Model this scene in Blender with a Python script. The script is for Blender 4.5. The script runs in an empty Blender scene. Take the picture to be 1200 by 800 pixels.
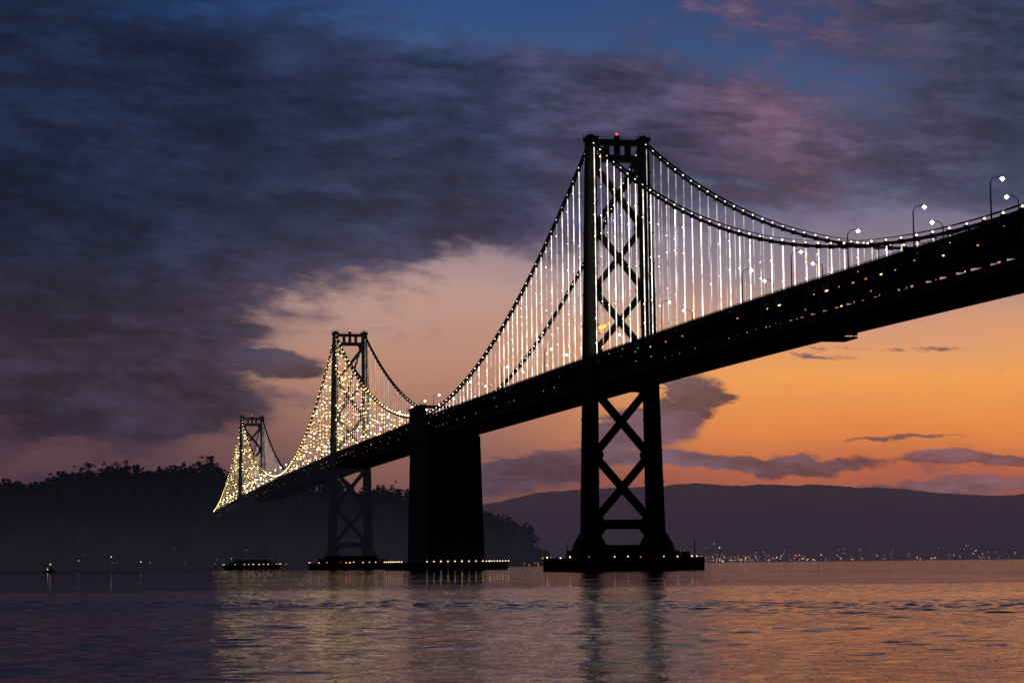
import bpy, math, random
import numpy as np
from mathutils import Vector, noise as mnoise
random.seed(7); rng=np.random.default_rng(7)
scene=bpy.context.scene
scene.view_settings.view_transform='Standard'
scene.view_settings.look='None'
scene.view_settings.exposure=0
F=2523.0; HC=3.0
def hor(x): return 660-(x-600)*0.0105
def lin(c):
    o=[]
    for v in c:
        v=v/255.0
        o.append(v/12.92 if v<=0.04045 else ((v+0.055)/1.055)**2.4)
    return tuple(o)+(1.0,)
# ------------------------------------------------------------ node maths helper
class V:
    def __init__(s,nt,sock): s.nt=nt; s.s=sock
    def _m(s,op,*a,clamp=False):
        n=s.nt.nodes.new('ShaderNodeMath'); n.operation=op; n.use_clamp=clamp
        for i,x in enumerate((s,)+a):
            if isinstance(x,V): s.nt.links.new(x.s,n.inputs[i])
            else: n.inputs[i].default_value=float(x)
        return V(s.nt,n.outputs[0])
    def __add__(s,o): return s._m('ADD',o)
    def __sub__(s,o): return s._m('SUBTRACT',o)
    def __mul__(s,o): return s._m('MULTIPLY',o)
    def __truediv__(s,o): return s._m('DIVIDE',o)
    def sstep(s,a,b,c=0.0,d=1.0):
        n=s.nt.nodes.new('ShaderNodeMapRange'); n.interpolation_type='SMOOTHSTEP'
        s.nt.links.new(s.s,n.inputs[0])
        for i,v in enumerate((a,b,c,d)): n.inputs[i+1].default_value=v
        return V(s.nt,n.outputs[0])
def comb(nt,x,y,z):
    n=nt.nodes.new('ShaderNodeCombineXYZ')
    for i,v in enumerate((x,y,z)):
        if isinstance(v,V): nt.links.new(v.s,n.inputs[i])
        else: n.inputs[i].default_value=v
    return n.outputs[0]
def noise(nt,vec,scale,detail=4,rough=0.5,color=False,dist=0.0):
    n=nt.nodes.new('ShaderNodeTexNoise'); n.inputs['Scale'].default_value=scale
    n.inputs['Detail'].default_value=detail; n.inputs['Roughness'].default_value=rough
    n.inputs['Distortion'].default_value=dist
    nt.links.new(vec,n.inputs['Vector'])
    return n.outputs['Color'] if color else V(nt,n.outputs['Fac'])
def ramp(nt,v,stops):
    n=nt.nodes.new('ShaderNodeValToRGB'); cr=n.color_ramp
    cr.elements[0].position=stops[0][0]; cr.elements[0].color=lin(stops[0][1])
    cr.elements[1].position=stops[-1][0]; cr.elements[1].color=lin(stops[-1][1])
    for p,c in stops[1:-1]:
        e=cr.elements.new(p); e.color=lin(c)
    nt.links.new(v.s,n.inputs[0]); return n.outputs[0]
def mix(nt,f,a,b,mode='MIX'):
    n=nt.nodes.new('ShaderNodeMix'); n.data_type='RGBA'; n.blend_type=mode
    ins=[i for i in n.inputs if i.type=='RGBA']
    if isinstance(f,V): nt.links.new(f.s,n.inputs[0])
    else: n.inputs[0].default_value=f
    for sck,x in zip(ins,(a,b)):
        if isinstance(x,tuple): sck.default_value=x
        else: nt.links.new(x,sck)
    return [o for o in n.outputs if o.type=='RGBA'][0]
# ------------------------------------------------------------ world
w=bpy.data.worlds.new("World"); scene.world=w; w.use_nodes=True
w.cycles.sampling_method='NONE'
nt=w.node_tree; nt.nodes.clear()
tc=nt.nodes.new('ShaderNodeTexCoord')
sp=nt.nodes.new('ShaderNodeSeparateXYZ'); nt.links.new(tc.outputs['Generated'],sp.inputs[0])
X=V(nt,sp.outputs[0]); Y=V(nt,sp.outputs[1]); Z=V(nt,sp.outputs[2])
az=X._m('ARCTAN2',Y); el=Z._m('ARCSINE')
K=math.degrees(1)*44.2
PX=az*K+600.0
PY=(el._m('ABSOLUTE')*K)*-1.0+660.0
base_vec=comb(nt,PX*0.0022,PY*0.0046+PX*-0.0006,0.3)
wn=noise(nt,base_vec,1.7,4,0.6,color=True)
ws=nt.nodes.new('ShaderNodeSeparateXYZ'); nt.links.new(wn,ws.inputs[0])
WX=V(nt,ws.outputs[0])-0.5; WY=V(nt,ws.outputs[1])-0.5
U=PX+WX*300.0; Wv=PY+WY*170.0
H0=((PY+WY*50.0)*-1.0+660.0)/660.0
right=ramp(nt,H0,[(0.0,(96,60,72)),(0.10,(128,76,80)),(0.16,(176,96,74)),(0.22,(224,132,74)),(0.32,(240,160,88)),(0.41,(212,154,122)),(0.50,(152,132,144)),(0.66,(92,102,136)),(0.85,(60,87,131)),(1.0,(44,72,120))])
left=ramp(nt,H0,[(0.0,(52,41,54)),(0.15,(80,57,70)),(0.25,(98,70,82)),(0.36,(118,92,102)),(0.5,(96,88,110)),(0.62,(64,72,104)),(0.8,(44,66,108)),(1.0,(30,58,104))])
midr=ramp(nt,H0,[(0.0,(84,58,68)),(0.12,(112,76,78)),(0.22,(148,104,96)),(0.35,(188,138,116)),(0.48,(190,152,142)),(0.60,(138,126,146)),(0.78,(80,100,140)),(1.0,(44,78,130))])
clear=mix(nt,(PX+WX*160.0).sstep(130,460),left,midr)
clear=mix(nt,PX.sstep(520,900),clear,right)
def blob(cx,cy,rx,ry,wt,u,v):
    a=(u-cx)/rx; b=(v-cy)/ry
    return ((a*a+b*b)*-1.0)._m('EXPONENT')*wt
def total(lst,u,v):
    s=None
    for b in lst:
        e=blob(*b,u=u,v=v); s=e if s is None else s+e
    return s
big=[(80,150,330,180,1.2),(440,165,290,95,1.0),(730,120,250,60,.88),(480,270,210,44,.62),(60,340,240,75,.8),
     (60,430,210,75,1.0),(230,465,130,32,.85),(950,205,300,70,.82),(1190,110,150,100,.85),(1080,20,250,50,.8),(20,570,260,70,.35)]
n1=noise(nt,base_vec,2.4,5,0.64)
n2=noise(nt,comb(nt,PX*0.006,PY*0.021+PX*-0.0016,2.0),1.8,6,0.68)
Db=total(big,U,Wv)+(n1-0.5)*1.45+(n2-0.5)*1.15
dens_b=Db.sstep(0.20,0.82)
U2=PX+WX*150.0+(n2-0.5)*170.0; W2=PY+WY*50.0+(n1-0.5)*64.0
small=[(268,386,75,14,1.0),(350,424,60,18,1.0),(798,475,44,38,1.35),(735,512,75,24,1.0),(625,556,90,24,1.25),
       (890,548,150,11,1.15),(1150,556,110,11,1.15),(1100,412,130,5,.5),(980,425,60,5,.5),(1060,520,110,5,.65),(880,580,120,8,.8),(1080,584,220,12,.85)]
Ds=total(small,U2,W2)+(n2-0.5)*1.7
dens_s=Ds.sstep(0.38,0.72)
cu=ramp(nt,PX/1200.0+(n1-0.5)*0.18,[(0.0,(22,31,54)),(0.3,(29,37,63)),(0.5,(45,49,79)),(0.66,(72,65,91)),(0.76,(102,77,98)),(0.85,(75,70,95)),(1.0,(46,52,77))])
cl=ramp(nt,PX/1200.0,[(0.0,(35,33,50)),(0.2,(45,40,58)),(0.4,(76,66,85)),(0.7,(76,65,83)),(1.0,(90,66,78))])
ccol=mix(nt,PY.sstep(250,430),cu,cl)
shade=n2.sstep(0.34,0.68,0.64,1.52)*n1.sstep(0.3,0.7,0.66,1.44)
sh=comb(nt,shade,shade,shade)
ccol=mix(nt,1.0,ccol,sh,'MULTIPLY')
sky=mix(nt,dens_b*0.93,clear,ccol)
cs=mix(nt,1.0,cl,sh,'MULTIPLY')
sky=mix(nt,dens_s*0.88,sky,cs)
sky=mix(nt,Z.sstep(0.255,0.36),sky,lin((48,45,57)))
fall=Y.sstep(-0.3,0.75,0.04,1.0)*Z.sstep(0.28,0.8,1.0,0.35)
sky=mix(nt,1.0,sky,comb(nt,fall,fall,fall),'MULTIPLY')
bg=nt.nodes.new('ShaderNodeBackground'); nt.links.new(sky,bg.inputs[0]); bg.inputs[1].default_value=0.96
ns=nt.nodes.new('ShaderNodeTexSky'); ns.sky_type='NISHITA'; ns.sun_disc=False
ns.sun_elevation=math.radians(1.0); ns.sun_rotation=math.radians(14)
bg2=nt.nodes.new('ShaderNodeBackground'); nt.links.new(ns.outputs[0],bg2.inputs[0]); bg2.inputs[1].default_value=0.002
ad=nt.nodes.new('ShaderNodeAddShader'); nt.links.new(bg.outputs[0],ad.inputs[0]); nt.links.new(bg2.outputs[0],ad.inputs[1])
wo=nt.nodes.new('ShaderNodeOutputWorld'); nt.links.new(ad.outputs[0],wo.inputs[0])
sl=bpy.data.lights.new('sun','SUN'); sl.energy=0.02; sl.angle=math.radians(0.5); sl.color=(1,.62,.38)
so=bpy.data.objects.new('sun',sl); scene.collection.objects.link(so)
sd=Vector((math.sin(math.radians(14)),math.cos(math.radians(14)),math.tan(math.radians(1.0))))
so.rotation_euler=(-sd).to_track_quat('-Z','Y').to_euler(); so.location=sd*2000
# ------------------------------------------------------------ materials
def mat(name,col,rough=0.7,metal=0.0,var=0.25,scale=0.3,bump=0.0,haze_glow=None):
    m=bpy.data.materials.new(name); m.use_nodes=True; t=m.node_tree
    b=t.nodes['Principled BSDF']; b.inputs['Roughness'].default_value=rough; b.inputs['Metallic'].default_value=metal
    c=t.nodes.new('ShaderNodeTexCoord'); nn=noise(t,c.outputs['Object'],scale,4,0.6)
    v=nn.sstep(0.25,0.75,1-var,1+var)
    cc=mix(t,1.0,tuple(col)+(1.0,),comb(t,v,v,v),'MULTIPLY')
    t.links.new(cc,b.inputs['Base Color'])
    if bump:
        bp=t.nodes.new('ShaderNodeBump'); bp.inputs['Distance'].default_value=bump
        t.links.new(nn.s,bp.inputs['Height']); t.links.new(bp.outputs[0],b.inputs['Normal'])
    if haze_glow:   # sea-mist haze painted as emission, stronger near the water
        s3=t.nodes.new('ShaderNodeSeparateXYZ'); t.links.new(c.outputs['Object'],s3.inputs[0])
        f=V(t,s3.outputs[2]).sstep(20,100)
        t.links.new(mix(t,f,lin(haze_glow[0]),lin(haze_glow[1])),b.inputs['Emission Color']); b.inputs['Emission Strength'].default_value=1.0
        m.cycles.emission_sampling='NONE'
    return m
def emat(name,col,s,flick=None):
    m=bpy.data.materials.new(name); m.use_nodes=True; t=m.node_tree
    b=t.nodes['Principled BSDF']; b.inputs['Base Color'].default_value=(0.05,0.05,0.05,1)
    b.inputs['Emission Color'].default_value=tuple(col)+(1.0,); b.inputs['Emission Strength'].default_value=s
    if flick:
        c=t.nodes.new('ShaderNodeTexCoord')
        nn=noise(t,c.outputs['Object'],flick,3,0.7)
        e=nn.sstep(0.36,0.66,0.3,1.0)*s
        t.links.new(e.s,b.inputs['Emission Strength'])
    m.cycles.emission_sampling='NONE'
    return m
M_steel=mat('painted_steel',(.04,.043,.05),.85,0.0)
M_steel2=mat('painted_steel_faint_haze_glow',(.05,.053,.06),.85,0.0,haze_glow=((14,13,18),(8,8,12)))  # faint emission imitates haze over the distant steel
M_steel3=mat('painted_steel_haze_glow',(.05,.053,.06),.85,0.0,haze_glow=((26,24,31),(14,14,20)))  # stronger haze glow painted onto the farthest steel
M_conc=mat('weathered_concrete',(.08,.075,.07),.9,scale=.15,bump=.2)
M_fend=mat('timber_fender',(.05,.045,.04),.9,scale=.5,bump=.2)
M_road=mat('asphalt',(.05,.05,.05),.9)
M_cable=mat('cable_steel',(.06,.06,.065),.8,.0)
M_hw=emat('hanger_led_white',(1,.90,.74),2.6,flick=.16)
M_hf=emat('hanger_led_faint',(1,.92,.82),.95,flick=.16)
M_hg=emat('hanger_led_gold',(1,.66,.24),1.3,flick=.3)
M_bw=emat('bulb_white',(1,.88,.70),4.0)
M_bg=emat('bulb_gold',(1,.68,.24),9.0)
M_bg2=emat('bulb_gold_dim',(1,.58,.16),2.2)
M_lamp=emat('lamp_white',(1,.86,.72),18.0)
M_warm=emat('lamp_warm',(1,.66,.34),3.0)
M_or=emat('lamp_amber',(1,.42,.10),.8)
M_cw=emat('city_light_white',(1,.84,.62),1.5)
M_cwa=emat('city_light_warm',(1,.58,.28),1.0)
M_ca=emat('city_light_amber',(1,.40,.14),.5)
M_red=emat('beacon_red',(1,.06,.04),3.0)
M_grn=emat('nav_green',(.05,.9,.45),.8)
M_yel=emat('tower_yellow_light',(1,.55,.04),1.6)
# ------------------------------------------------------------ mesh builder
class MB:
    def __init__(s): s.v=[]; s.f=[]; s.m=[]
    def poly(s,vs,fs,mi=0):
        o=len(s.v); s.v+= [tuple(a) for a in vs]; s.f+=[tuple(i+o for i in f) for f in fs]; s.m+=[mi]*len(fs)
    def prism(s,a,b,mi=0):
        n=len(a); vs=list(a)+list(b)
        fs=[tuple(range(n))[::-1],tuple(range(n,2*n))]+[(i,(i+1)%n,n+(i+1)%n,n+i) for i in range(n)]
        s.poly(vs,fs,mi)
    def beam(s,p,q,a,b,mi=0,a2=None,b2=None):
        p=Vector(p);q=Vector(q);a=Vector(a)/2;b=Vector(b)/2
        a2=a if a2 is None else Vector(a2)/2; b2=b if b2 is None else Vector(b2)/2
        s.prism([p-a-b,p+a-b,p+a+b,p-a+b],[q-a2-b2,q+a2-b2,q+a2+b2,q-a2+b2],mi)
    def ball(s,c,r,mi=0):
        c=Vector(c); vs=[c+Vector(d)*r for d in ((1,0,0),(-1,0,0),(0,1,0),(0,-1,0),(0,0,1),(0,0,-1))]
        s.poly(vs,[(0,2,4),(2,1,4),(1,3,4),(3,0,4),(2,0,5),(1,2,5),(3,1,5),(0,3,5)],mi)
    def obj(s,name,mats,parent=None):
        me=bpy.data.meshes.new(name); me.from_pydata(s.v,[],s.f)
        for m in mats: me.materials.append(m)
        me.polygons.foreach_set('material_index',s.m); me.update()
        o=bpy.data.objects.new(name,me); scene.collection.objects.link(o)
        if parent: o.parent=parent
        return o
def empty(name):
    e=bpy.data.objects.new(name,None); scene.collection.objects.link(e); return e
# ------------------------------------------------------------ bridge frame
P0=Vector((39.7,788,0)); D=Vector((-0.2143,0.9768,0)).normalized(); N=Vector((D.y,-D.x,0)); UP=Vector((0,0,1))
def B(t,n,z): return P0+D*t+N*n+UP*z
_t=np.arange(-900,2000,4.0)
_z=np.interp(_t,[-900,-704,-352,-180,0,354,708,1060,1412,1766,2000],[62,66,72.8,76,77.6,79.3,79,76.5,72.5,65,60])
_k=np.hanning(61);_k/=_k.sum()
_zs=np.convolve(np.pad(_z,30,mode='edge'),_k,mode='valid')
def zd(t): return float(np.interp(t,_t,_zs))
DEP=10.5; HW=10.6
T0,T1=-760,1790
bridge=empty('suspension_bridge')
mb=MB(); PAN=9.2
ts=np.arange(T0,T1,PAN)
for i,t in enumerate(ts[:-1]):
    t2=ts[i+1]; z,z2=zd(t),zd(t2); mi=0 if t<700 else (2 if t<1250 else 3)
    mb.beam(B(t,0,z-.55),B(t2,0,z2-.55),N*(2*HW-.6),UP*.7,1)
    mb.beam(B(t,0,z-DEP+2.2),B(t2,0,z2-DEP+2.2),N*(2*HW-.6),UP*.6,1)
    mb.beam(B(t,-HW+.8,z-1.7),B(t,HW-.8,z-1.7),D*.5,UP*1.6,mi)
    mb.beam(B(t,-HW+.8,z-DEP+1.05),B(t,HW-.8,z-DEP+1.05),D*.5,UP*1.7,mi)
    for s in (-1,1):
        n=s*HW
        mb.beam(B(t,n,z-.5),B(t2,n,z2-.5),N*.9,UP*1.5,mi)
        mb.beam(B(t,n,z-DEP+.8),B(t2,n,z2-DEP+.8),N*.9,UP*1.6,mi)
        mb.beam(B(t,n,z-1.2),B(t,n,z-DEP+1.5),N*.7,D*.8,mi)
        if i%2: mb.beam(B(t,n,z-1.2),B(t2,n,z2-DEP+1.5),N*.6,D*.9,mi)
        else: mb.beam(B(t,n,z-DEP+1.5),B(t2,n,z2-1.2),N*.6,D*.9,mi)
        mb.beam(B(t,n,z-DEP+3.4),B(t2,n,z2-DEP+3.4),N*.25,UP*.9,mi)
        mb.beam(B(t,n,z+1.25),B(t2,n,z2+1.25),N*.14,UP*.16,mi)
        mb.beam(B(t,n,z+.65),B(t2,n,z2+.65),N*.1,UP*.7,mi)
        for q in (0,.5):
            tt=t+PAN*q; mb.beam(B(tt,n,zd(tt)+.2),B(tt,n,zd(tt)+1.3),N*.16,D*.2,mi)
    for s in (-1,0,1):
        mb.beam(B(t,s*6,z-1.4),B(t2,s*6,z2-1.4),N*.4,UP*.9,mi)
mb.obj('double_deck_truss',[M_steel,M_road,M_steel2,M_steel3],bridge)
mb=MB()
for t in np.arange(-700,1700,9.2):
    z=zd(t)
    for s in (-1,1):
        if random.random()<.45: mb.beam(B(t+2,s*(HW-1.6),z-2.4),B(t+2+random.uniform(.4,1.6),s*(HW-1.6),z-2.4),N*.3,UP*.26,random.choice((0,1,1)))
    if random.random()<.25: mb.ball(B(t+4,-HW-.5,z-DEP+4.2),random.uniform(.14,.22),1)
    if t<350 and random.random()<.3: mb.ball(B(t+3,-HW-.4,z-.6),random.uniform(.12,.18),random.choice((0,1)))
for t in np.arange(-300,1700,236):
    mb.ball(B(t,-HW-.6,zd(t)-2.2),.22,2)
mb.obj('deck_lights',[M_warm,M_or,M_grn],bridge)
mb=MB(); tm=-205; z=zd(tm)-DEP
mb.beam(B(tm-5,0,z-1.6),B(tm+5,0,z-1.6),N*20,UP*.5)
for s in (-1,-.3,.3,1):
    for q in (-4.6,4.6): mb.beam(B(tm+q,s*9,z-1.6),B(tm+q,s*9,z+.2),N*.3,D*.3)
for q in (-4.9,4.9): mb.beam(B(tm+q,-10,z-.6),B(tm+q,10,z-.6),D*.1,UP*.9)
mb.obj('maintenance_traveller',[M_steel],bridge)
TW=[(-704,153),(0,160),(708,163),(1412,153)]
def tower(t0,Ht):
    mb=MB(); zd0=zd(t0); zb=9.5; zt=Ht-1.5
    def nc(z): return 12.5+(10.0-12.5)*(z-zb)/(zt-zb) if z<zt else 10.0
    def wn(z): return 5.4+(3.3-5.4)*(z-zb)/(zt-zb)
    def wt(z): return 7.6+(4.6-7.6)*(z-zb)/(zt-zb)
    for s in (-1,1):
        zs=np.linspace(zb,zt,14)
        for a,b in zip(zs[:-1],zs[1:]):
            mb.beam(B(t0,s*nc(a),a),B(t0,s*nc(b),b),N*wn(a),D*wt(a),0,N*wn(b),D*wt(b))
            for q in (-.3,.3):
                mb.beam(B(t0+q*wt(a),s*nc(a),a),B(t0+q*wt(b),s*nc(b),b),N*(wn(a)+.5),D*.35,0,N*(wn(b)+.5),D*.35)
                mb.beam(B(t0,s*nc(a)+q*wn(a),a),B(t0,s*nc(b)+q*wn(b),b),N*.35,D*(wt(a)+.5),0,N*.35,D*(wt(b)+.5))
            mb.beam(B(t0,s*nc(b),b-.35),B(t0,s*nc(b),b+.0),N*(wn(b)+.65),D*(wt(b)+.65))
        mb.beam(B(t0,s*12.6,9.0),B(t0,s*12.5,13.5),N*10,D*12,0,N*5.8,D*8.4)
        mb.beam(B(t0,s*10,zt),B(t0,s*10,zt+1.2),N*4.4,D*6.2)
        mb.beam(B(t0,s*10,zt+1.2),B(t0,s*10,zt+2.2),N*2.4,D*3.4,0,N*1.6,D*2.4)
        for q in (-1,1):
            for r in (-1,1): mb.beam(B(t0+q*2.9,s*10+r*2.1,zt+1.2),B(t0+q*2.9,s*10+r*2.1,zt+2.6),N*.15,D*.15)
        for q in (-1,1): mb.beam(B(t0+q*2.9,s*10-2.1,zt+2.55),B(t0+q*2.9,s*10+2.1,zt+2.55),D*.12,UP*.15)
    mb.beam(B(t0,-9,zt-.6),B(t0,9,zt-.6),D*4.2,UP*1.8)
    mb.beam(B(t0,-9,zt-6.7),B(t0,9,zt-6.7),D*4.2,UP*2.2)
    for n in (-4.1,0,4.1): mb.beam(B(t0,n,zt-1.5),B(t0,n,zt-5.7),N*1.5,D*4.0)
    for s in (-1,1):
        mb.prism([B(t0-1.8,s*8.4,zt-7.8),B(t0-1.8,s*8.4,zt-12),B(t0-1.8,s*5.6,zt-7.8)],[B(t0+1.8,s*8.4,zt-7.8),B(t0+1.8,s*8.4,zt-12),B(t0+1.8,s*5.6,zt-7.8)])
    mb.beam(B(t0,-8,zt+1.4),B(t0,8,zt+1.4),D*.12,UP*.12)
    for n in np.arange(-8,8.1,2): mb.beam(B(t0,n,zt),B(t0,n,zt+1.4),D*.12,N*.12)
    mb.beam(B(t0,0,zt+.3),B(t0,0,zt+2.0),D*1.6,N*1.8)
    def xb(za,zb_,th):
        for s in (-1,1):
            p=B(t0,s*(nc(za)-wn(za)*.3),za);q=B(t0,-s*(nc(zb_)-wn(zb_)*.3),zb_)
            dr=(q-p).normalized(); pr=dr.cross(D)
            off=D*(.9*s)
            for k in (-1.1,1.1):
                mb.beam(p+D*k+off*.05,q+D*k+off*.05,pr*th,D*(.7+.05*s))
        pc=(B(t0,0,za)+B(t0,0,zb_))/2
        mb.beam(pc-UP*1.5,pc+UP*1.5,N*3.0,D*3.4)
        for s in (-1,1):
            for zz in (za,zb_):
                n1_=s*(nc(zz)-wn(zz)*.5)
                mb.prism([B(t0-1.6,n1_,zz-3.2),B(t0-1.6,n1_-s*2.2,zz-.8),B(t0-1.6,n1_-s*2.2,zz+.8),B(t0-1.6,n1_,zz+3.2)],[B(t0+1.6,n1_,zz-3.2),B(t0+1.6,n1_-s*2.2,zz-.8),B(t0+1.6,n1_-s*2.2,zz+.8),B(t0+1.6,n1_,zz+3.2)])
    zz=np.linspace(zd0+2,zt-9,4)
    for a,b in zip(zz[:-1],zz[1:]): xb(a,b,1.9)
    zl=np.linspace(18,zd0-DEP-1,3)
    for a,b in zip(zl[:-1],zl[1:]): xb(a,b,2.5)
    mb.beam(B(t0,-11,16.8),B(t0,11,16.8),D*4.5,UP*3.4)
    for s in (-1,1):
        mb.prism([B(t0-2,s*10.2,15.2),B(t0-2,s*10.2,11),B(t0-2,s*6.5,15.2)],[B(t0+2,s*10.2,15.2),B(t0+2,s*10.2,11),B(t0+2,s*6.5,15.2)])
    mb.beam(B(t0,-11,zd0-DEP-.9),B(t0,11,zd0-DEP-.9),D*4,UP*1.8)
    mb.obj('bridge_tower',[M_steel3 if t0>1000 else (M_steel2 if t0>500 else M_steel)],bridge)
    lb=MB(); lb.ball(B(t0,0,zt+2.6),.55,0)
    if t0<1000:
        for dn,dz,r in ((0,0,1.15),(1.6,.7,.8),(2.9,1.6,.55),(.2,-1.7,.5)): lb.ball(B(t0-4.8,-8.4+dn,zd0+10.7+dz),r,1)
        lb.beam(B(t0-4.6,-9.6,zd0+8.6),B(t0-4.6,-4.8,zd0+8.6),D*1.2,UP*.2,2)
    lb.obj('tower_lights',[M_red,M_yel,M_steel],bridge)
def rrect(t0,a,b,c,z):
    pts=[(-a,-b+c),(-a+c,-b),(a-c,-b),(a,-b+c),(a,b-c),(a-c,b),(-a+c,b),(-a,b-c)]
    return [B(t0+y,x,z) for x,y in pts]
def pier(t0):
    mb=MB()
    mb.prism(rrect(t0,27,19,9,-3),rrect(t0,27,19,9,3.6),1)
    mb.prism(rrect(t0,27.5,19.5,9,3.6),rrect(t0,27.5,19.5,9,4.6),1)
    mb.prism(rrect(t0,19.5,12,3,4.6),rrect(t0,18.8,11.4,3,7.2),0)
    mb.prism(rrect(t0,17.6,10.4,3,7.2),rrect(t0,17.0,9.8,3,9.3),0)
    for k in np.arange(-17,17.1,2.2):
        for s in (-1,1): mb.beam(B(t0+s*19.3,k,-2),B(t0+s*19.3,k,4.2+random.uniform(0,.9)),N*.6,D*.6,1)
    for k in np.arange(-10,10.1,2.2):
        for s in (-1,1): mb.beam(B(t0+k,s*27.3,-2),B(t0+k,s*27.3,4.2+random.uniform(0,.9)),N*.6,D*.6,1)
    for k in np.arange(-18,18.1,3):
        mb.beam(B(t0-19,k,4.6),B(t0-19,k,5.9),N*.12,D*.12,1)
    mb.beam(B(t0-19,-18,5.8),B(t0-19,18,5.8),UP*.12,D*.1,1)
    mb.beam(B(t0-12,23.5,4.6),B(t0-12,23.5,11.0),N*.3,D*.3,1)
    mb.beam(B(t0-10,-23.5,4.6),B(t0-10,-23.5,10.0),N*.3,D*.3,1)
    mb.beam(B(t0-10,-22.3,4.6),B(t0-10,-22.3,7.4),N*2,D*2.4,1)
    mb.beam(B(t0-6,21.8,4.6),B(t0-6,21.8,6.8),N*2.6,D*2.4,1)
    mb.obj('bridge_pier',[M_conc,M_fend],bridge)
    lb=MB(); sc_=1.0 if t0<300 else (1.45 if t0<1000 else 1.7)
    pts=[(x,-19.9) for x in np.arange(-18,18.1,4.6)]+[(x,19.9) for x in np.arange(-18,18.1,6)]+[(-27.9,y) for y in (-9,-3,3,9)]+[(27.9,y) for y in (-9,-3,3,9)]+[(-23,-15.2),(23,-15.2)]
    for x,y in pts:
        if random.random()<.88: lb.ball(B(t0+y,x+random.uniform(-1,1),4.9+random.uniform(-.1,.3)),random.uniform(.18,.33)*sc_,0 if random.random()<.7 else 1)
    lb.obj('pier_lights',[M_warm,M_or,M_red],bridge)
for t0,h in TW:
    tower(t0,h); pier(t0)
mb=MB(); ta=354; za=zd(ta)
def arect(a,b,z,t=ta): return [B(t+y,x,z) for x,y in ((-a,-b),(a,-b),(a,b),(-a,b))]
mb.prism(arect(14.8,31,2),arect(13.4,29,za-DEP-.3),0)
for s in (-1,1):
    mb.prism([B(ta-24,s*11.4,za-DEP-.3),B(ta+29,s*11.4,za-DEP-.3),B(ta+29,s*14.0,za-DEP-.3),B(ta-24,s*14.0,za-DEP-.3)],
             [B(ta-8,s*11.4,za+6),B(ta+29,s*11.4,za+6),B(ta+29,s*13.8,za+6),B(ta-8,s*13.8,za+6)],0)
    mb.beam(B(ta-9,s*12.6,za+6.5),B(ta+30,s*12.6,za+6.5),N*3.2,UP*.9,0)
    for k in np.arange(-26,27,7.5): mb.beam(B(ta+k,s*14.4,3),B(ta+k,s*13.3,za-DEP-1),N*.8,D*1.3,0)
for k in (-9,-3,3,9): mb.beam(B(ta-31,k,3),B(ta-29,k,za-DEP-1),D*.8,N*1.2,0)
mb.beam(B(ta+22,-11.4,za+8),B(ta+22,11.4,za+8),D*2,UP*1.4,0)
mb.prism(rrect(ta,27,40,10,-3),rrect(ta,27,40,10,3.0),1)
mb.prism(rrect(ta,27.4,40.4,10,3.0),rrect(ta,27.4,40.4,10,4.0),1)
mb.obj('central_anchorage',[M_conc,M_fend],bridge)
lb=MB()
for x in np.arange(-17,17.1,3.6): lb.ball(B(ta-40.7,x,4.5),random.uniform(.24,.42),0)
for y in np.arange(-28,29,7):
    for s in (-1,1): lb.ball(B(ta+y,s*27.8,4.5),.34,0)
lb.obj('anchorage_lights',[M_warm],bridge)
def spanz(a,za_,b,zb_,low=None,sag=None):
    if low is not None: sag=(za_+zb_)/2-low
    return lambda t:(za_+(zb_-za_)*(t-a)/(b-a))-4*sag*((t-a)/(b-a))*(1-(t-a)/(b-a))
tops={t:h-2.0 for t,h in TW}
spans=[(-704,0,spanz(-704,tops[-704],0,tops[0],low=zd(-352)+1.6),'w'),
       (0,354,spanz(0,tops[0],354,zd(354)+1.5,sag=18),'w'),
       (354,708,spanz(354,zd(354)+1.5,708,tops[708],sag=18),'g'),
       (708,1412,spanz(708,tops[708],1412,tops[1412],low=zd(1060)+2.2),'g'),
       (1412,1775,spanz(1412,tops[1412],1775,zd(1775)+1,sag=16),'g')]
hg=MB(); bl=MB()
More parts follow.
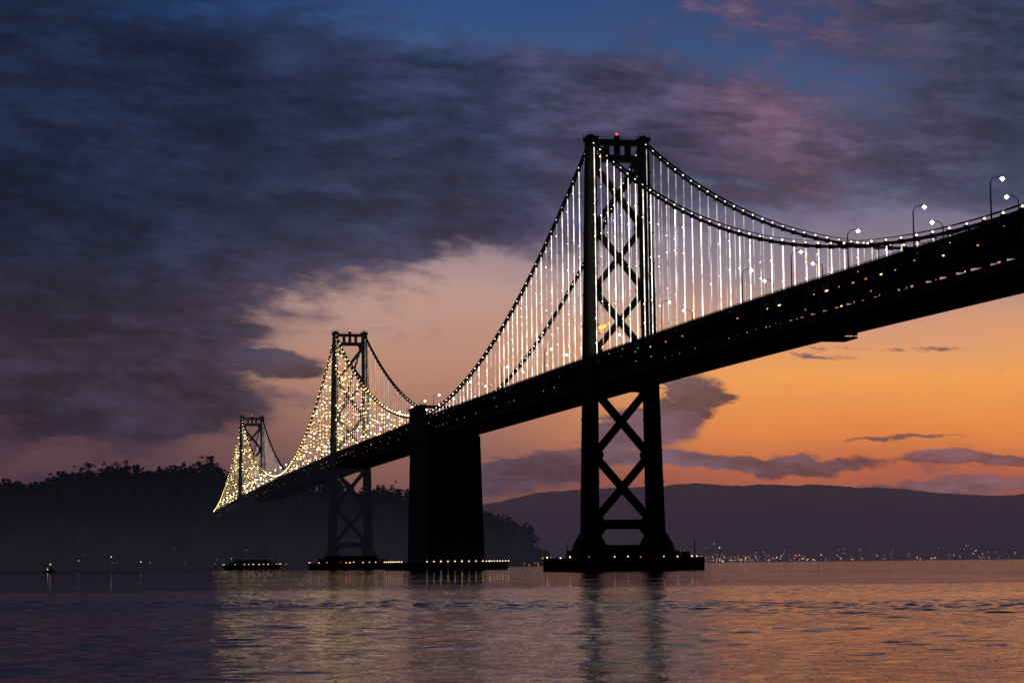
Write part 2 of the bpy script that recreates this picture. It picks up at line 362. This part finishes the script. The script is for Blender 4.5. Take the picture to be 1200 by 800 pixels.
for a,b,fz,kind in spans:
    for s in (-1,1):
        n=s*10.0
        cu_=bpy.data.curves.new('main_cable','CURVE'); cu_.dimensions='3D'; cu_.bevel_depth=.46; cu_.bevel_resolution=1
        tt=np.linspace(a,b,60); spl=cu_.splines.new('POLY'); spl.points.add(len(tt)-1)
        for p,t in zip(spl.points,tt): p.co=tuple(B(t,n,fz(t)))+(1,)
        cu_.materials.append(M_cable)
        o=bpy.data.objects.new('main_cable',cu_); scene.collection.objects.link(o); o.parent=bridge
        for t1,t2 in zip(tt[:-1],tt[1:]):
            hg.beam(B(t1,n,fz(t1)+1.35),B(t2,n,fz(t2)+1.35),N*1.2,UP*.06,3)
        for hi,t in enumerate(np.arange(a+9.2,b-4,9.2)):
            zt_=fz(t); zb_=zd(t)
            if zt_-zb_<1.0: continue
            if kind=='w':
                mi=0 if s<0 else 1
                if random.random()<.2: mi=1
                r=.24 if s<0 else .17
            else:
                mi=2 if (s<0 and hi%2==0) else 1; r=.18 if s<0 else .14
                if s<0 and hi%2: r=.12
            hg.beam(B(t,n,zb_),B(t,n,zt_),N*r,D*r,mi)
            hg.beam(B(t-.6,n,fz(t-.6)),B(t+.6,n,fz(t+.6)),N*1.2,UP*1.2,3)
            if kind=='w':
                bl.ball(B(t,n-.1,zt_+.9),random.uniform(.20,.34),0)
            else: bl.ball(B(t,n,zt_+1.0),random.uniform(.45,.7) if s<0 else .36,1 if s<0 else 0)
            if kind=='g' and s<0:
                pr=.78 if hi%2==0 else .34
                if t>1300 and hi%3: pr*=.55
                z=zb_+random.uniform(1,3)
                while z<zt_-1:
                    if random.random()<pr: bl.ball(B(t,n-.2,z),random.uniform(.22,.58),1 if random.random()<.5 else 2)
                    z+=random.uniform(1.8,3.6)
            if kind=='w' and s<0:
                z=zb_+random.uniform(1,8)
                while z<zt_-1:
                    if random.random()<.5: bl.ball(B(t,n-.2,z),random.uniform(.18,.32),0)
                    z+=random.uniform(3,9)
hg.obj('hanger_ropes',[M_hw,M_hf,M_hg,M_cable],bridge)
bl.obj('cable_light_bulbs',[M_bw,M_bg,M_bg2],bridge)
mb=MB(); zz=zd(1785)
mb.beam(B(1790,0,zz-34),B(1790,0,zz+1),N*30,D*16)
mb.beam(B(1790,0,zz+1),B(1790,0,zz+9),N*30,D*14,0,N*24,D*12)
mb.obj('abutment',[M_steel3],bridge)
# ------------------------------------------------------------ street lamps
def lamp_mesh(name,sgn):
    m=MB()
    m.beam((0,0,0),(0,0,.8),(.5,0,0),(0,.5,0),0)
    m.beam((0,0,.8),(0,0,10.4),(.32,0,0),(0,.32,0),0,(.2,0,0),(0,.2,0))
    pts=[(0,10.4),(.5*sgn,11.2),(1.3*sgn,11.6),(2.4*sgn,11.65)]
    for (x1,z1),(x2,z2) in zip(pts[:-1],pts[1:]):
        m.beam((x1,0,z1),(x2,0,z2),(0,.18,0),(0,0,.18) if abs(x2-x1)>.6 else (.18,0,0),0)
    m.beam((2.2*sgn,0,11.72),(3.5*sgn,0,11.72),(0,.46,0),(0,0,.2),0)
    m.ball((2.85*sgn,0,11.35),.56,1)
    me=bpy.data.meshes.new(name); me.from_pydata(m.v,[],m.f)
    me.materials.append(M_steel); me.materials.append(M_lamp)
    me.polygons.foreach_set('material_index',m.m); me.update(); return me
LA=lamp_mesh('street_lamp_a',1); LB=lamp_mesh('street_lamp_b',-1)
rz=math.atan2(N.y,N.x)
for k in range(-4,50):
    for me,t,n in ((LA,-337+42*k,-9.0),(LB,-313+42*k,9.0)):
        if t>1760 or abs(t)<10: continue
        if -160<t<340 and k%2: continue
        o=bpy.data.objects.new('street_lamp',me); scene.collection.objects.link(o)
        o.location=B(t,n,zd(t)-.2); o.rotation_euler=(0,0,rz)
# ------------------------------------------------------------ water: one sheet, real waves in the near bay, rippled beyond
x0,x1,y0,y1,st=-120.,120.,40.,280.,.25
nxw=int((x1-x0)/st)+1; nyw=int((y1-y0)/st)+1
gxw=np.linspace(x0,x1,nxw,dtype=np.float32); gyw=np.linspace(y0,y1,nyw,dtype=np.float32)
XX,YY=np.meshgrid(gxw,gyw); ZZ=np.zeros_like(XX)
r2=np.random.default_rng(3)
NW=60
for k in range(NW):
    lam=0.8*(6.0)**(k/(NW-1)); kk=2*math.pi/lam
    th=-math.pi/2+r2.normal()*.6
    a=.0112/kk*(1.0 if lam<3 else .55)
    env=1+.7*np.sin((XX*math.cos(k)*.06+YY*math.sin(k*1.3)*.06)+k)
    ZZ+=a*env*np.sin(kk*(XX*math.cos(th)+YY*math.sin(th))+r2.uniform(0,6.28))
gust=1+.6*np.sin(YY*.07+np.sin(XX*.03)*1.5)*np.sin(YY*.023+XX*.011+1)
edge=np.clip(np.minimum(np.minimum(XX-x0,x1-XX)/15,np.minimum(YY-y0,(y1-YY)/4)/10),0,1)
ZZ=ZZ*gust*edge
co=np.stack([XX,YY,ZZ],-1).reshape(-1,3).astype(np.float32)
idx=np.arange(nxw*nyw).reshape(nyw,nxw)
q=np.stack([idx[:-1,:-1],idx[:-1,1:],idx[1:,1:],idx[1:,:-1]],-1).reshape(-1,4)
R=45000.
ex=np.array([(-R,-2000,0),(R,-2000,0),(R,y0,0),(-R,y0,0),(R,y1,0),(-R,y1,0),(R,R,0),(-R,R,0)],dtype=np.float32)
nb=len(co); c00,c10,c01,c11=idx[0,0],idx[0,-1],idx[-1,0],idx[-1,-1]
eq=np.array([(nb,nb+1,nb+2,nb+3),(nb+3,c00,c01,nb+5),(c10,nb+2,nb+4,c11),(nb+5,nb+4,nb+6,nb+7)])
co=np.vstack([co,ex]); q=np.vstack([q,eq])
me=bpy.data.meshes.new('water'); me.vertices.add(len(co)); me.vertices.foreach_set('co',co.ravel())
me.loops.add(q.size); me.loops.foreach_set('vertex_index',q.ravel().astype(np.int32))
me.polygons.add(len(q)); me.polygons.foreach_set('loop_start',np.arange(0,q.size,4,dtype=np.int32))
me.update(calc_edges=True); me.validate()
sm=np.ones(len(me.polygons),dtype=bool); sm[-4:]=False
me.polygons.foreach_set('use_smooth',sm)
wa=bpy.data.objects.new('water',me); scene.collection.objects.link(wa)
m=bpy.data.materials.new('bay_water'); m.use_nodes=True; t=m.node_tree; b=t.nodes['Principled BSDF']
b.inputs['Base Color'].default_value=(.006,.006,.007,1); b.inputs['Roughness'].default_value=.045; b.inputs['IOR'].default_value=1.28
b.inputs['Specular Tint'].default_value=(.90,.84,.80,1)
c=t.nodes.new('ShaderNodeTexCoord'); s3=t.nodes.new('ShaderNodeSeparateXYZ'); t.links.new(c.outputs['Object'],s3.inputs[0])
wx=V(t,s3.outputs[0]); wy=V(t,s3.outputs[1])
v1=comb(t,wx*.6,wy,0.0)
inside=(wy.sstep(235,280,0,1))+(wx._m('ABSOLUTE').sstep(103,120,0,1))
inside=inside._m('MINIMUM',1.0)
h=(noise(t,v1,.10,2,.5)*.42+noise(t,v1,.42,2,.6,dist=.4)*.25)*inside+noise(t,v1,1.9,3,.6)*.050
pat=noise(t,comb(t,wx*.25,wy*.6,0.0),.02,3,.6)
h=h*pat.sstep(.35,.65,.4,1.4)
bp=t.nodes.new('ShaderNodeBump'); bp.inputs['Distance'].default_value=1.0; bp.inputs['Strength'].default_value=1.0
if 'Filter Width' in bp.inputs: bp.inputs['Filter Width'].default_value=.05
t.links.new(h.s,bp.inputs['Height']); t.links.new(bp.outputs[0],b.inputs['Normal'])
me.materials.append(m)
# ------------------------------------------------------------ terrain
def haze_glow_mat(name,base,low,high,z1):
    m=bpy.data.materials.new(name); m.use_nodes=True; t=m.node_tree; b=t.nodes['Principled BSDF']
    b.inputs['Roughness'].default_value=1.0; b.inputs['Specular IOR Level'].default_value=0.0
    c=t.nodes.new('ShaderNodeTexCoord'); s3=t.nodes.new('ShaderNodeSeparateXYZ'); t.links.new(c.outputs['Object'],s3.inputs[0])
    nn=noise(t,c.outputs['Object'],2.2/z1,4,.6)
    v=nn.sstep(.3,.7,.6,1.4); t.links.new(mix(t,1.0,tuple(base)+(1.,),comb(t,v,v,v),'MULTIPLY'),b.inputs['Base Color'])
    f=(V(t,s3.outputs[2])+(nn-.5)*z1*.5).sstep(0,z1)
    t.links.new(mix(t,f,lin(low),lin(high)),b.inputs['Emission Color']); b.inputs['Emission Strength'].default_value=1.0  # aerial haze painted into the ground and foliage as emission, graded by height
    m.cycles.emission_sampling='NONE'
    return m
M_isl=haze_glow_mat('wooded_island_ground_haze_glow',(.02,.022,.02),(29,27,35),(16,16,23),110)
M_tree=haze_glow_mat('tree_foliage_haze_glow',(.04,.045,.035),(27,25,33),(13,13,20),110)
M_far=haze_glow_mat('distant_hill_ground_haze_glow',(.02,.02,.025),(50,42,55),(57,45,56),400)
ip=[(-600,600),(-300,560),(0,570),(50,568),(75,553),(110,557),(150,550),(200,547),(225,552),(245,546),(262,557),(300,562),(380,567),(430,574),(480,582),(520,590),(565,604),(600,609),(616,616),(630,640),(652,657)]
zr=2700.0; sc=zr/F
ix=[(p[0]-600)*sc for p in ip]; iz=[max(0,(hor(p[0])-p[1])*sc-8) for p in ip]
def smooth(a): a=min(1,max(0,a)); return a*a*(3-2*a)
def ih(x,y):
    r=float(np.interp(x,ix,iz))
    shore=2380+ (max(0,x+330)/330)*190
    s=smooth((y-shore)/(2690-shore)) if y<2690 else 1-.6*smooth((y-2720)/500)
    nn=mnoise.noise(Vector((x*.012,y*.012,1)))*8+mnoise.noise(Vector((x*.05,y*.05,3)))*3
    return r*s*1.0+nn*s*min(1,r/40)-(1.5 if s<=0 else -1.2)
mb=MB(); gx=np.linspace(-1300,62,240); gy=np.linspace(2340,3250,70)
vs=[(x,y,ih(x,y)) for y in gy for x in gx]; nx=len(gx)
mb.poly(vs,[(j*nx+i,j*nx+i+1,(j+1)*nx+i+1,(j+1)*nx+i) for j in range(len(gy)-1) for i in range(nx-1)])
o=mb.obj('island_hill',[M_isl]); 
for p in o.data.polygons: p.use_smooth=True
verts=[];faces=[]
def tree(x,y,z,hh,sp):
    o=len(verts); r=.35
    verts.extend([(x-r,y,z-2),(x+r,y,z-2),(x+.1,y,z+hh*.7),(x,y+r,z-2)]); faces.extend([(o,o+1,o+2),(o+1,o+3,o+2),(o+3,o,o+2)])
    for c_ in range(8):
        fz_=random.uniform(.08,1.0)
        rad=(hh*.30*(1.1-fz_) +.5) if sp else hh*.34*math.sqrt(max(.15,1-((fz_-.55)/.55)**2))
        a=random.uniform(0,6.28); rr=rad*random.uniform(.2,1)
        cx,cy,cz=x+math.cos(a)*rr,y+math.sin(a)*rr,z+hh*fz_
        cr=hh*random.uniform(.08,.17)
        for l in range(12):
            d=rng.normal(size=3); d/=np.linalg.norm(d); p=np.array((cx,cy,cz))+d*cr*random.uniform(.3,1.1)*np.array((1.2,1.2,.75))
            u_=rng.normal(size=3); u_/=np.linalg.norm(u_); w_=np.cross(u_,d); s_=random.uniform(.7,1.7)
            o=len(verts); verts.extend([tuple(p+u_*s_),tuple(p+w_*s_),tuple(p-u_*s_*.8),tuple(p-w_*s_)]); faces.append((o,o+1,o+2,o+3))
for k in range(820):
    x=random.uniform(-700,25); y=random.gauss(2690,22)
    r=float(np.interp(x,ix,iz)); 
    if r<8: continue
    g=.75+.9*max(0,mnoise.noise(Vector((x*.025,3.3,0)))+.25)
    tree(x,y,ih(x,y)-1,random.uniform(6,14)*g*(1.5 if random.random()<.12 else 1),random.random()<.4)
for k in range(500):
    x=random.uniform(-700,45); y=random.uniform(2420+max(0,x+330)*.4,2670)
    if abs((x+344)+(y-2537)*.22)<26 and y<2560: continue
    z=ih(x,y)
    if z<2: continue
    tree(x,y,z,random.uniform(7,14),random.random()<.3)
for k in range(50):
    x=random.uniform(-35,28); y=random.uniform(2600,2680); tree(x,y,ih(x,y),random.uniform(10,18),False)
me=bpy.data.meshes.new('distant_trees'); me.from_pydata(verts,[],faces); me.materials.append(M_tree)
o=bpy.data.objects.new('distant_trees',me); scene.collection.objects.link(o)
for (px,ww,hh) in ((612,13,7),(624,10,5.5),(634,15,6.5),(643,9,4.5)):
    e=empty('waterfront_building'); yb=2585; xb_=(px-600)*yb/F; zb_=1.0
    m1=MB(); m1.beam((xb_,yb,-1),(xb_,yb,zb_+hh),(ww,0,0),(0,11,0)); m1.obj('walls',[M_isl],e)
    m2=MB(); m2.prism([(xb_-ww/2-.5,yb-6,zb_+hh),(xb_-ww/2-.5,yb+6,zb_+hh),(xb_-ww/2-.5,yb,zb_+hh+2.8)],[(xb_+ww/2+.5,yb-6,zb_+hh),(xb_+ww/2+.5,yb+6,zb_+hh),(xb_+ww/2+.5,yb,zb_+hh+2.8)]); m2.obj('roof',[M_tree],e)
    m3=MB()
    for q_ in (-.3,0,.3):
        if random.random()<.7: m3.beam((xb_+q_*ww,yb-5.55,zb_+1.6),(xb_+q_*ww,yb-5.55,zb_+2.9),(.9,0,0),(0,.1,0))
    m3.beam((xb_+.42*ww,yb-5.55,zb_-.8),(xb_+.42*ww,yb-5.55,zb_+1.4),(.9,0,0),(0,.1,0))
    m3.obj('windows_and_door',[M_ca],e)
zr2=11000.; s2=zr2/F
hp=[(300,604),(480,592),(565,590),(620,584),(700,578),(760,574),(820,570),(900,569),(980,571),(1050,574),(1100,579),(1150,582),(1200,580),(1300,574),(1500,588)]
hx=[(p[0]-600)*s2 for p in hp]; hz=[(hor(p[0])-p[1])*s2 for p in hp]
def hh_(x,y):
    r=float(np.interp(x,hx,hz)); s=smooth((y-8200)/2700)**1.2 if y<10950 else 1-.5*smooth((y-11000)/3000)
    nn=mnoise.fractal(Vector((x*.0011,y*.0011,0)),1.0,2.0,5)*38+mnoise.fractal(Vector((x*.008,y*.002,4)),1.0,2.0,4)*8
    return r*s+nn*s-1+(2.5 if y>8150 else -3)
mb=MB(); gx=np.linspace(-1400,4600,420); gy=np.linspace(8000,13500,60); nx=len(gx)
mb.poly([(x,y,hh_(x,y)) for y in gy for x in gx],[(j*nx+i,j*nx+i+1,(j+1)*nx+i+1,(j+1)*nx+i) for j in range(len(gy)-1) for i in range(nx-1)])
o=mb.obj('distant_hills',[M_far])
for p in o.data.polygons: p.use_smooth=True
mb=MB()
for k in range(1000):
    x=random.uniform(150,2700); y=8050+(900 if k%9==0 else 330)*random.random()**2
    if random.random()<.3: x=random.uniform(680,1100)
    z=max(2,hh_(x,y))+random.expovariate(1/7.0)+2
    mb.ball((x,y,z),random.choice([.7,.9,1.2,1.2,2.2]),random.choice((0,1,1,1,2,2,2)) if random.random()<.98 else 3)
mb.obj('shore_city_lights',[M_cw,M_cwa,M_ca,M_red])
mb=MB()
for k in range(26):
    x=random.uniform(-640,-180); y=random.uniform(2385,2440); z=max(1,ih(x,y))+random.uniform(2,5)
    if k>20: z+=random.uniform(5,30)
    mb.ball((x,y,z),random.uniform(.3,.6),random.choice((0,1,1)))
mb.obj('island_shore_lights',[M_warm,M_or])
mb=MB()
for k in range(120):
    x=random.uniform(300,2700); y=random.uniform(8060,8200); hgt=random.uniform(5,22); ww=random.uniform(15,70)
    mb.beam((x,y,0),(x,y,hgt),(ww,0,0),(0,30,0))
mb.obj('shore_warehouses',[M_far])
e=empty('navigation_buoy'); mb=MB()
by=1200; bx=(404-600)*by/F
def ring(r,z,n=12): return [(bx+math.cos(i*6.2832/n)*r,by+math.sin(i*6.2832/n)*r,z) for i in range(n)]
mb.prism(ring(1.5,-.6),ring(1.5,.7)); mb.prism(ring(1.1,.7),ring(.35,3.6)); mb.prism(ring(.7,3.6),ring(.7,3.9))
mb.obj('float_and_cage',[M_fend],e)
lb=MB(); lb.ball((bx,by,4.4),.5,0); lb.obj('lantern',[M_red],e)
e=empty('small_boat'); mb=MB(); by=1500; bx=(57-600)*by/F
mb.prism([(bx-4,by,-.3),(bx,by-1.2,-.3),(bx+4.5,by-1,-.3),(bx+4.5,by+1,-.3),(bx,by+1.2,-.3)],[(bx-5,by,1.3),(bx-.5,by-1.6,1.1),(bx+4.8,by-1.4,1.1),(bx+4.8,by+1.4,1.1),(bx-.5,by+1.6,1.1)])
mb.beam((bx+1.4,by,1.1),(bx+1.4,by,3.0),(3.2,0,0),(0,2,0),0,(2.6,0,0),(0,1.7,0))
mb.beam((bx+1.2,by,3.0),(bx+1.2,by,5.6),(.12,0,0),(0,.12,0))
mb.obj('hull_and_cabin',[M_fend],e)
lb=MB(); lb.ball((bx+1.2,by,5.8),.4,1); lb.ball((bx-.4,by-1.0,2.4),.4,1); lb.obj('boat_lights',[M_bw,M_warm],e)
# ------------------------------------------------------------ camera
cd=bpy.data.cameras.new('camera'); cam=bpy.data.objects.new('camera',cd); scene.collection.objects.link(cam)
cd.sensor_width=36; cd.lens=F/1200*36; cd.clip_start=1; cd.clip_end=100000
tilt=math.atan((660-400)/F); roll=math.radians(-0.6)
from mathutils import Matrix
cam.matrix_world=Matrix.Translation((0,0,HC))@Matrix.Rotation(math.pi/2+tilt,4,'X')@Matrix.Rotation(roll,4,'Z')
scene.camera=cam
